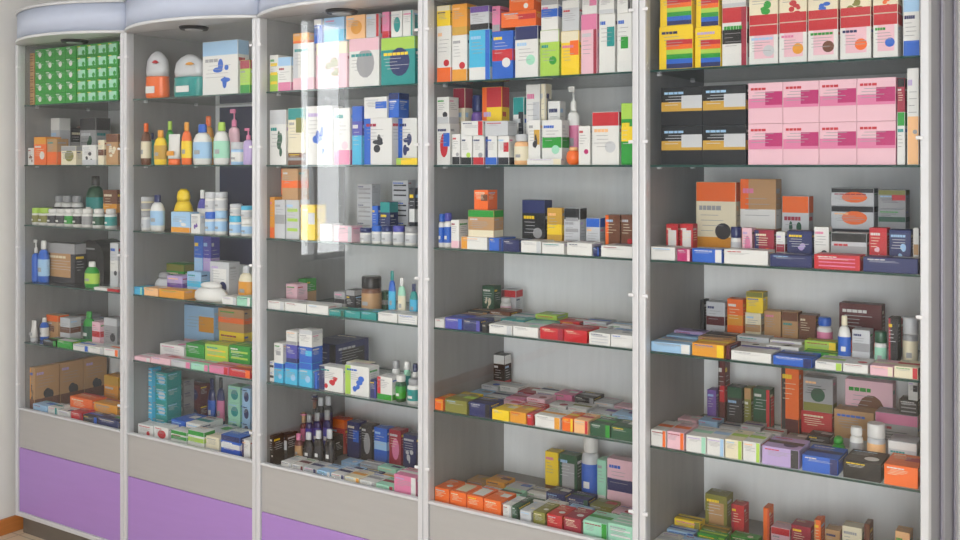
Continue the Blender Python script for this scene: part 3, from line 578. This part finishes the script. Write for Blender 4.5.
for l, L in seen.items():
    if len(L) > 1: print('DUPLABEL', l, len(L))
for it in ITEMS:
    if words(it['label']) > 16: print('LONG', it['label'])

# ------------------------------------------------------------------ build the goods
TITLE = ['navy', 'crimson', 'grey', 'blue', 'pink', 'teal', 'lilac', 'grey', 'silver', 'light_blue', 'green', 'peach', 'red']
DARKS = {'black', 'charcoal', 'navy', 'maroon', 'dark_green', 'blue', 'green', 'violet', 'brown', 'crimson', 'red', 'purple', 'teal', 'magenta', 'orange', 'olive'}
def decals(b, feats, P, w, h, ink, base, small=False):
    """prints on one face: P(u, v, lift) -> point; u, v in metres from the lower left corner"""
    L = [0.00025]
    def rect(u0, v0, u1, v1, col):
        L[0] += .00008; z = L[0]
        b.quad([P(u0, v0, z), P(u1, v0, z), P(u1, v1, z), P(u0, v1, z)], M(col))
    def ell(cu, cv, ru, rv, col, n=14):
        L[0] += .00008; z = L[0]
        b.quad([P(cu + ru * math.cos(2 * math.pi * i / n), cv + rv * math.sin(2 * math.pi * i / n), z) for i in range(n)], M(col))
    mg = .0012; used = set()
    for ft in feats:
        k, c = ft.split(':'); used.add(k)
        if k == 'b': rect(mg, mg, w - mg, h * .26, c)
        elif k == 't': rect(mg, h * .74, w - mg, h - mg, c)
        elif k == 'm': rect(mg, h * .38, w - mg, h * .62, c)
        elif k == 'l': rect(mg, mg, w * .24, h - mg, c)
        elif k == 'r': rect(w * .78, mg, w - mg, h - mg, c)
        elif k == 'h': rect(mg, mg, w - mg, h * .5, c)
        elif k == 'q': rect(w * .5, h * .45, w - mg, h * .78, c)
        elif k == 'p': rect(w * .18, h * .15, w * .86, h * .82, c)
        elif k == 'o': ell(w * .55, h * .48, w * .3, h * .3, c)
        elif k == 'g': ell(w * .5, h * .5, min(w, h) * .24, min(w, h) * .24, c)
        elif k == 'd': r = min(w, h) * .2; ell(w * .68, h * .34, r, r, c)
        elif k == 's':
            for i in range(3): rect(w * .1, h * (.2 + .25 * i), w * .9, h * (.28 + .25 * i), c)
        elif k == 'n':
            for i, cc in enumerate(('navy', 'blue', 'green', 'lime', 'orange', 'red')): rect(w * .22, h * (.02 + .11 * i), w - mg, h * (.13 + .11 * i), cc)
        elif k == 'w': rect(w * .25, h * .4, w * .75, h * .6, c)
        elif k == 'f':
            rr = random.Random(int(w * 1e5) + len(c))
            for _ in range(5): ell(w * rr.uniform(.3, .7), h * rr.uniform(.2, .58), w * rr.uniform(.06, .14), h * rr.uniform(.04, .12), c)
    # fine print
    if w > .018 and h > .018 and not small:
        rr = random.Random(int(w * 7e4) + int(h * 9e4)); n = 2 if h < .05 else 4
        vt = .88 if 't' not in used else .68
        tc = rr.choice(TITLE) if base not in DARKS else rr.choice(['white', 'cream', 'light_blue', 'yellow', 'silver'])
        if tc != base:
            u = w * .08
            for q in range(rr.randint(3, 6)):            # heading: short blocks like letters
                l_ = w * rr.uniform(.07, .13)
                if u + l_ < w * .92: rect(u, h * (vt - .06), u + l_, h * vt, tc)
                u += l_ + w * .015
        for i in range(n):
            v = h * (vt - .13 - .07 * i); wd = w * rr.uniform(.3, .7); u0 = w * rr.uniform(.08, .2)
            if v > h * .2: rect(u0, v, u0 + wd, v + min(.0016, h * .02), ink)
def top_slot(b, x0, x1, y1, z, m): pass
def make_box(it):
    x0, x1, y0, y1, z0, z1 = it['bb']; w, d, h = x1 - x0, y1 - y0, z1 - z0
    col = it['spec'][0]; feats = it['spec'][1:]; b = MB()
    b.box(-w / 2, w / 2, 0, d, 0, h, M(col), min(.0012, .1 * min(w, d, h)))
    ink = ('cream' if col in ('red', 'orange', 'crimson', 'brown') else 'silver') if col in DARKS else ('grey' if col != 'grey' else 'charcoal')
    if not it.get('lie'):
        decals(b, feats, lambda u, v, l: (-w / 2 + u, -l, v), w, h, ink, col, 'rc' in it and w < .06)
        sf = [f for f in feats if f[0] in ('bthmrf' if d > 2 * w else 'bthmr')]
        sf = [f if f[0] != 'r' else 'p:' + f[2:] for f in sf]
        decals(b, sf, lambda u, v, l: (w / 2 + l, u, v), d, h, ink, col)
        if SHELF[it['cell'][1]] + h < EYE: decals(b, [], lambda u, v, l: (-w / 2 + u, v, h + l), w, d, ink, col)
    else:
        fr = [f for f in feats if f[0] in 'bls'] or []
        fr = [('r:' + f[2:] if f[0] == 'b' else f) for f in fr]
        decals(b, fr, lambda u, v, l: (-w / 2 + u, -l, v), w, h, ink, col)
        decals(b, [f for f in feats if f[0] != 'b'] + [('m:' + f[2:]) for f in feats if f[0] == 'b'], lambda u, v, l: (-w / 2 + u, v, h + l), w, d, ink, col)
        decals(b, [], lambda u, v, l: (w / 2 + l, u, v), d, h, ink, col)
    nmz = 'medicine_carton'
    nmz = 'flat_carton' if it.get('lie') else ('small_carton' if 'rc' in it or w < .035 else 'medicine_carton')
    o = b.build(nmz, None, ((x0 + x1) / 2, y0, z0))
    return o, 'box'
PROF = {  # unit radius, unit height: body profile, cap profile, label band
 'pill': ([(.90, 0), (1, .02), (1, .66), (.92, .72), (.70, .76)], [(.80, .765), (.82, .78), (.82, .98), (.74, 1)], (.14, .60)),
 'jar': ([(.92, 0), (1, .03), (1, .62), (.95, .68)], [(1.0, .685), (1.02, .70), (1.02, .97), (.94, 1)], (.14, .56)),
 'dropper': ([(.9, 0), (1, .02), (1, .5), (.4, .62)], [(.42, .625), (.42, .8), (.2, .86), (.14, 1)], (.1, .46)),
 'lotion': ([(.86, 0), (.98, .03), (1, .35), (.96, .62), (.72, .74), (.42, .79)], [(.46, .795), (.48, .81), (.46, .98), (.38, 1)], (.16, .56)),
 'flask': ([(.90, 0), (1, .02), (1, .64), (.9, .70), (.60, .76)], [(.60, .765), (.64, .78), (.62, .985), (.5, 1)], (.16, .58)),
 'spray': ([(.9, 0), (1, .02), (1, .6), (.5, .72)], [(.5, .725), (.5, .9), (.3, 1)], (.12, .55)),
 'pump': ([(.9, 0), (1, .03), (1, .56), (.86, .64), (.40, .68)], [(.44, .685), (.46, .70), (.44, .80), (.16, .82), (.14, .93)], (.14, .5)),
 'ball': ([(.5, 0), (.86, .14), (1, .4), (.9, .66), (.66, .8)], [(.62, .805), (.6, .94), (.45, 1)], None),
 'duck': ([(.88, 0), (1, .12), (.98, .42), (.80, .60), (.60, .70)], [(.58, .705), (.66, .80), (.56, .93), (.28, 1)], None)}
def make_round(it):
    x0, x1, y0, y1, z0, z1 = it['bb']; w, d, h = x1 - x0, y1 - y0, z1 - z0; typ = it['kind']
    body, cap, lab = it['spec']
    root = bpy.data.objects.new({'jar': 'cream_jar', 'pill': 'pill_bottle', 'pump': 'pump_bottle', 'flask': 'tonic_bottle', 'tube': 'standing_tube', 'pouch': 'bagged_set', 'ball': 'cream_jar', 'arch': 'arched_pack', 'duck': 'rounded_pack' if 'pack' in it['look'] else 'baby_bottle'}.get(typ, 'lotion_bottle'), None)
    C.objects.link(root); root.location = ((x0 + x1) / 2, (y0 + y1) / 2, z0)
    rx, ry = w / 2, d / 2
    if typ == 'tube':      # stands on its cap, crimped top
        b = MB(); i = b.mi(M(body, 'plastic')); n = 16; rings = []
        for q in range(7):
            t = q / 6; zz = h * (.2 + .8 * t); a = rx * (.85 + .12 * t); bb_ = ry * (.9 * (1 - t) + .06)
            rings.append([b.bm.verts.new((a * math.cos(2 * math.pi * k / n), bb_ * math.sin(2 * math.pi * k / n), zz)) for k in range(n)])
        for A, B in zip(rings, rings[1:]):
            for k in range(n):
                f = b.bm.faces.new((A[k], A[(k + 1) % n], B[(k + 1) % n], B[k])); f.material_index = i; f.smooth = True
        f = b.bm.faces.new(rings[-1]); f.material_index = i; f = b.bm.faces.new(rings[0][::-1]); f.material_index = i
        b.box(-rx * .6, rx * .6, -ry * .98, -ry * .9, h * .3, h * .45, M(lab or 'grey'))
        b.build('body', root)
        b = MB(); b.lathe([(.8, 0), (.86, h * .02), (.8, h * .195)], M(cap, 'plastic'), rx, ry, 16); b.build('cap', root)
        return root, 'tube'
    if typ == 'arch':
        b = MB(); n = 14; r = rx
        pts = [(-rx, 0), (rx, 0)] + [(rx * math.cos(math.pi * k / n), h - min(h * .45, r) + min(h * .45, r) * math.sin(math.pi * k / n)) for k in range(n + 1)]
        i = b.mi(M(body, 'plastic')); A = [b.bm.verts.new((p[0], -ry, p[1])) for p in pts]; B = [b.bm.verts.new((p[0], ry, p[1])) for p in pts]
        b.bm.faces.new(A); b.bm.faces.new(B[::-1])
        for k in range(len(pts)): b.bm.faces.new((A[k], B[k], B[(k + 1) % len(pts)], A[(k + 1) % len(pts)]))
        for f in b.bm.faces: f.material_index = i
        bmesh.ops.recalc_face_normals(b.bm, faces=b.bm.faces[:])
        b.build('body', root)
        b = MB(); b.box(-rx * .5, rx * .5, -ry - .0008, -ry - .0001, h * .6, h * .72, M('charcoal')); b.box(-rx * .35, rx * .35, -ry - .0008, -ry - .0001, h * .78, h * .82, M('grey')); b.build('label', root)
        return root, 'pack'
    if typ == 'pouch':
        b = MB(); b.lathe([(.82, 0), (.98, h * .06), (1, h * .22), (.94, h * .42), (.98, h * .46)], M(body, 'plastic'), rx, ry, 24); b.build('basket', root)
        b = MB(); b.lathe([(.90, h * .465), (.96, h * .6), (.86, h * .8), (.55, h * .92), (.2, h * .985)], M('silver', 'glossy'), rx, ry, 24)
        b.build('wrapped_top', root)
        b = MB(); b.lathe([(.55, 0), (1, h * .02), (.4, h * .06), (.2, h * .065)], M('red' if body == 'orange' else 'amber', 'plastic'), rx * .3, ry * .3, 12, cy=-ry * .3); o = b.build('ribbon', root, (rx * .45, -ry * .62, h * .72)); 
        b = MB(); b.box(-rx * .45, rx * .45, -ry - .0012, -ry - .0002, h * .12, h * .26, M('white')); b.build('label', root)
        return root, 'baby set'
    pb, pc, band = PROF[typ]
    b = MB(); b.lathe([(r, z * h) for r, z in pb], M(body, 'plastic'), rx * .97, ry * .97, 20); b.build('body', root)
    b = MB(); b.lathe([(r, z * h) for r, z in pc], M(cap, 'plastic'), rx * .95, (ry if typ not in ('lotion', 'pump') else max(ry * .95, rx * .6) if ry < rx * .6 else ry) * .95, 18)
    if typ == 'pump': b.box(-rx * .75, rx * .2, -ry * .22, ry * .22, h * .93, h, M(cap, 'plastic'), .0008)
    if typ == 'pill':
        for k in range(18):
            t = 2 * math.pi * k / 18
            if k % 2: continue
            b.box(rx * .80 * math.cos(t) - .0006, rx * .80 * math.cos(t) + .0006, ry * .80 * math.sin(t) - .0006, ry * .80 * math.sin(t) + .0006, h * .8, h * .95, M(cap, 'plastic'))
    b.build('pump_head' if typ == 'pump' else 'cap', root)
    if band and lab:
        b = MB(); b.lathe([(1.0, band[0] * h), (1.0, band[1] * h)], M(lab), rx * .995, ry * .995, 20, closed=False)
        b.quad([(-rx * .35, -ry * 1.02, h * (band[0] + .1)), (rx * .35, -ry * 1.02, h * (band[0] + .1)), (rx * .35, -ry * 1.02, h * (band[0] + .2)), (-rx * .35, -ry * 1.02, h * (band[0] + .2))], M('white' if lab in DARKS else 'grey'))
        b.build('label', root)
    return root, {'jar': 'jar', 'ball': 'jar', 'duck': 'pack' if 'pack' in it['look'] else 'bottle'}.get(typ, 'bottle')
for it in ITEMS:
    o, cat = make_box(it) if it['kind'] == 'box' else make_round(it)
    o['label'] = it['label']; o['category'] = cat
    k, s = it['cell']; o['group'] = f"{'cartons' if cat == 'box' else 'bottles, jars and packs'} on {SHN[s]}, {BAYS[k]}"
print('ITEMS', len(ITEMS))
# ------------------------------------------------------------------ unseen ceiling lamps, added to light the cabinets
em = bpy.data.materials.new('added_lamp_diffuser'); em.use_nodes = True
for n in list(em.node_tree.nodes): em.node_tree.nodes.remove(n)
e = em.node_tree.nodes.new('ShaderNodeEmission'); e.inputs[0].default_value = (1, .985, .96, 1); e.inputs[1].default_value = 8.5
oo = em.node_tree.nodes.new('ShaderNodeOutputMaterial'); em.node_tree.links.new(e.outputs[0], oo.inputs[0])
for i, (lx, ly) in enumerate(((-3.7, -1.5), (-2.1, -1.5), (-.9, -4.2), (.9, -4.2))):
    r = bpy.data.objects.new('added_ceiling_light', None); C.objects.link(r); r.location = (lx, ly, ZC)
    r['category'] = 'ceiling light'; r['group'] = 'added ceiling light panels'
    r['label'] = 'added white ceiling light panel, ' + ('near the left wall', 'above the middle cabinets', 'behind the viewpoint', 'towards the right wall')[i]
    b = MB()
    for d in ((-.6, .6, -.3, -.28), (-.6, .6, .28, .3), (-.6, -.58, -.28, .28), (.58, .6, -.28, .28)): b.box(*d, -.035, -.001, CLIP)
    b.build('frame', r)
    one('diffuser', (-.579, .579, -.279, .279, -.028, -.02), em, r)
# ------------------------------------------------------------------ daylight
w = bpy.data.worlds.new('World'); bpy.context.scene.world = w; w.use_nodes = True
bg = w.node_tree.nodes['Background']; bg.inputs[0].default_value = (.98, .99, 1, 1); bg.inputs[1].default_value = 11.0
def portal(name, loc, rot, sx, sy):
    l = bpy.data.lights.new(name, 'AREA'); l.shape = 'RECTANGLE'; l.size = sx; l.size_y = sy; l.cycles.is_portal = True
    o = bpy.data.objects.new(name, l); C.objects.link(o); o.location = loc; o.rotation_euler = rot
portal('window_daylight', (XL - .16, (WY0 + WY1) / 2, (WZ0 + WZ1) / 2), (math.pi / 2, 0, -math.pi / 2), WY1 - WY0, WZ1 - WZ0)
portal('added_window_daylight', ((VX0 + VX1) / 2, YF - .16, (VZ0 + VZ1) / 2), (math.pi / 2, 0, 0), VX1 - VX0, VZ1 - VZ0)  # lets sky light in through the added front window
# ------------------------------------------------------------------ camera
cam = bpy.data.cameras.new('camera'); cam.lens = 36 * F / 960; cam.sensor_width = 36; cam.sensor_fit = 'HORIZONTAL'
cam.shift_y = -(270 - HOR) / 960; cam.clip_start = .05
co = bpy.data.objects.new('camera', cam); C.objects.link(co); co.location = (0, -DIST, EYE); co.rotation_euler = (math.pi / 2, 0, TH)
sc = bpy.context.scene; sc.camera = co
sc.view_settings.view_transform = 'Standard'; sc.view_settings.look = 'None'; sc.view_settings.exposure = -0.1; sc.view_settings.gamma = 1
sc.view_settings.use_curve_mapping = False
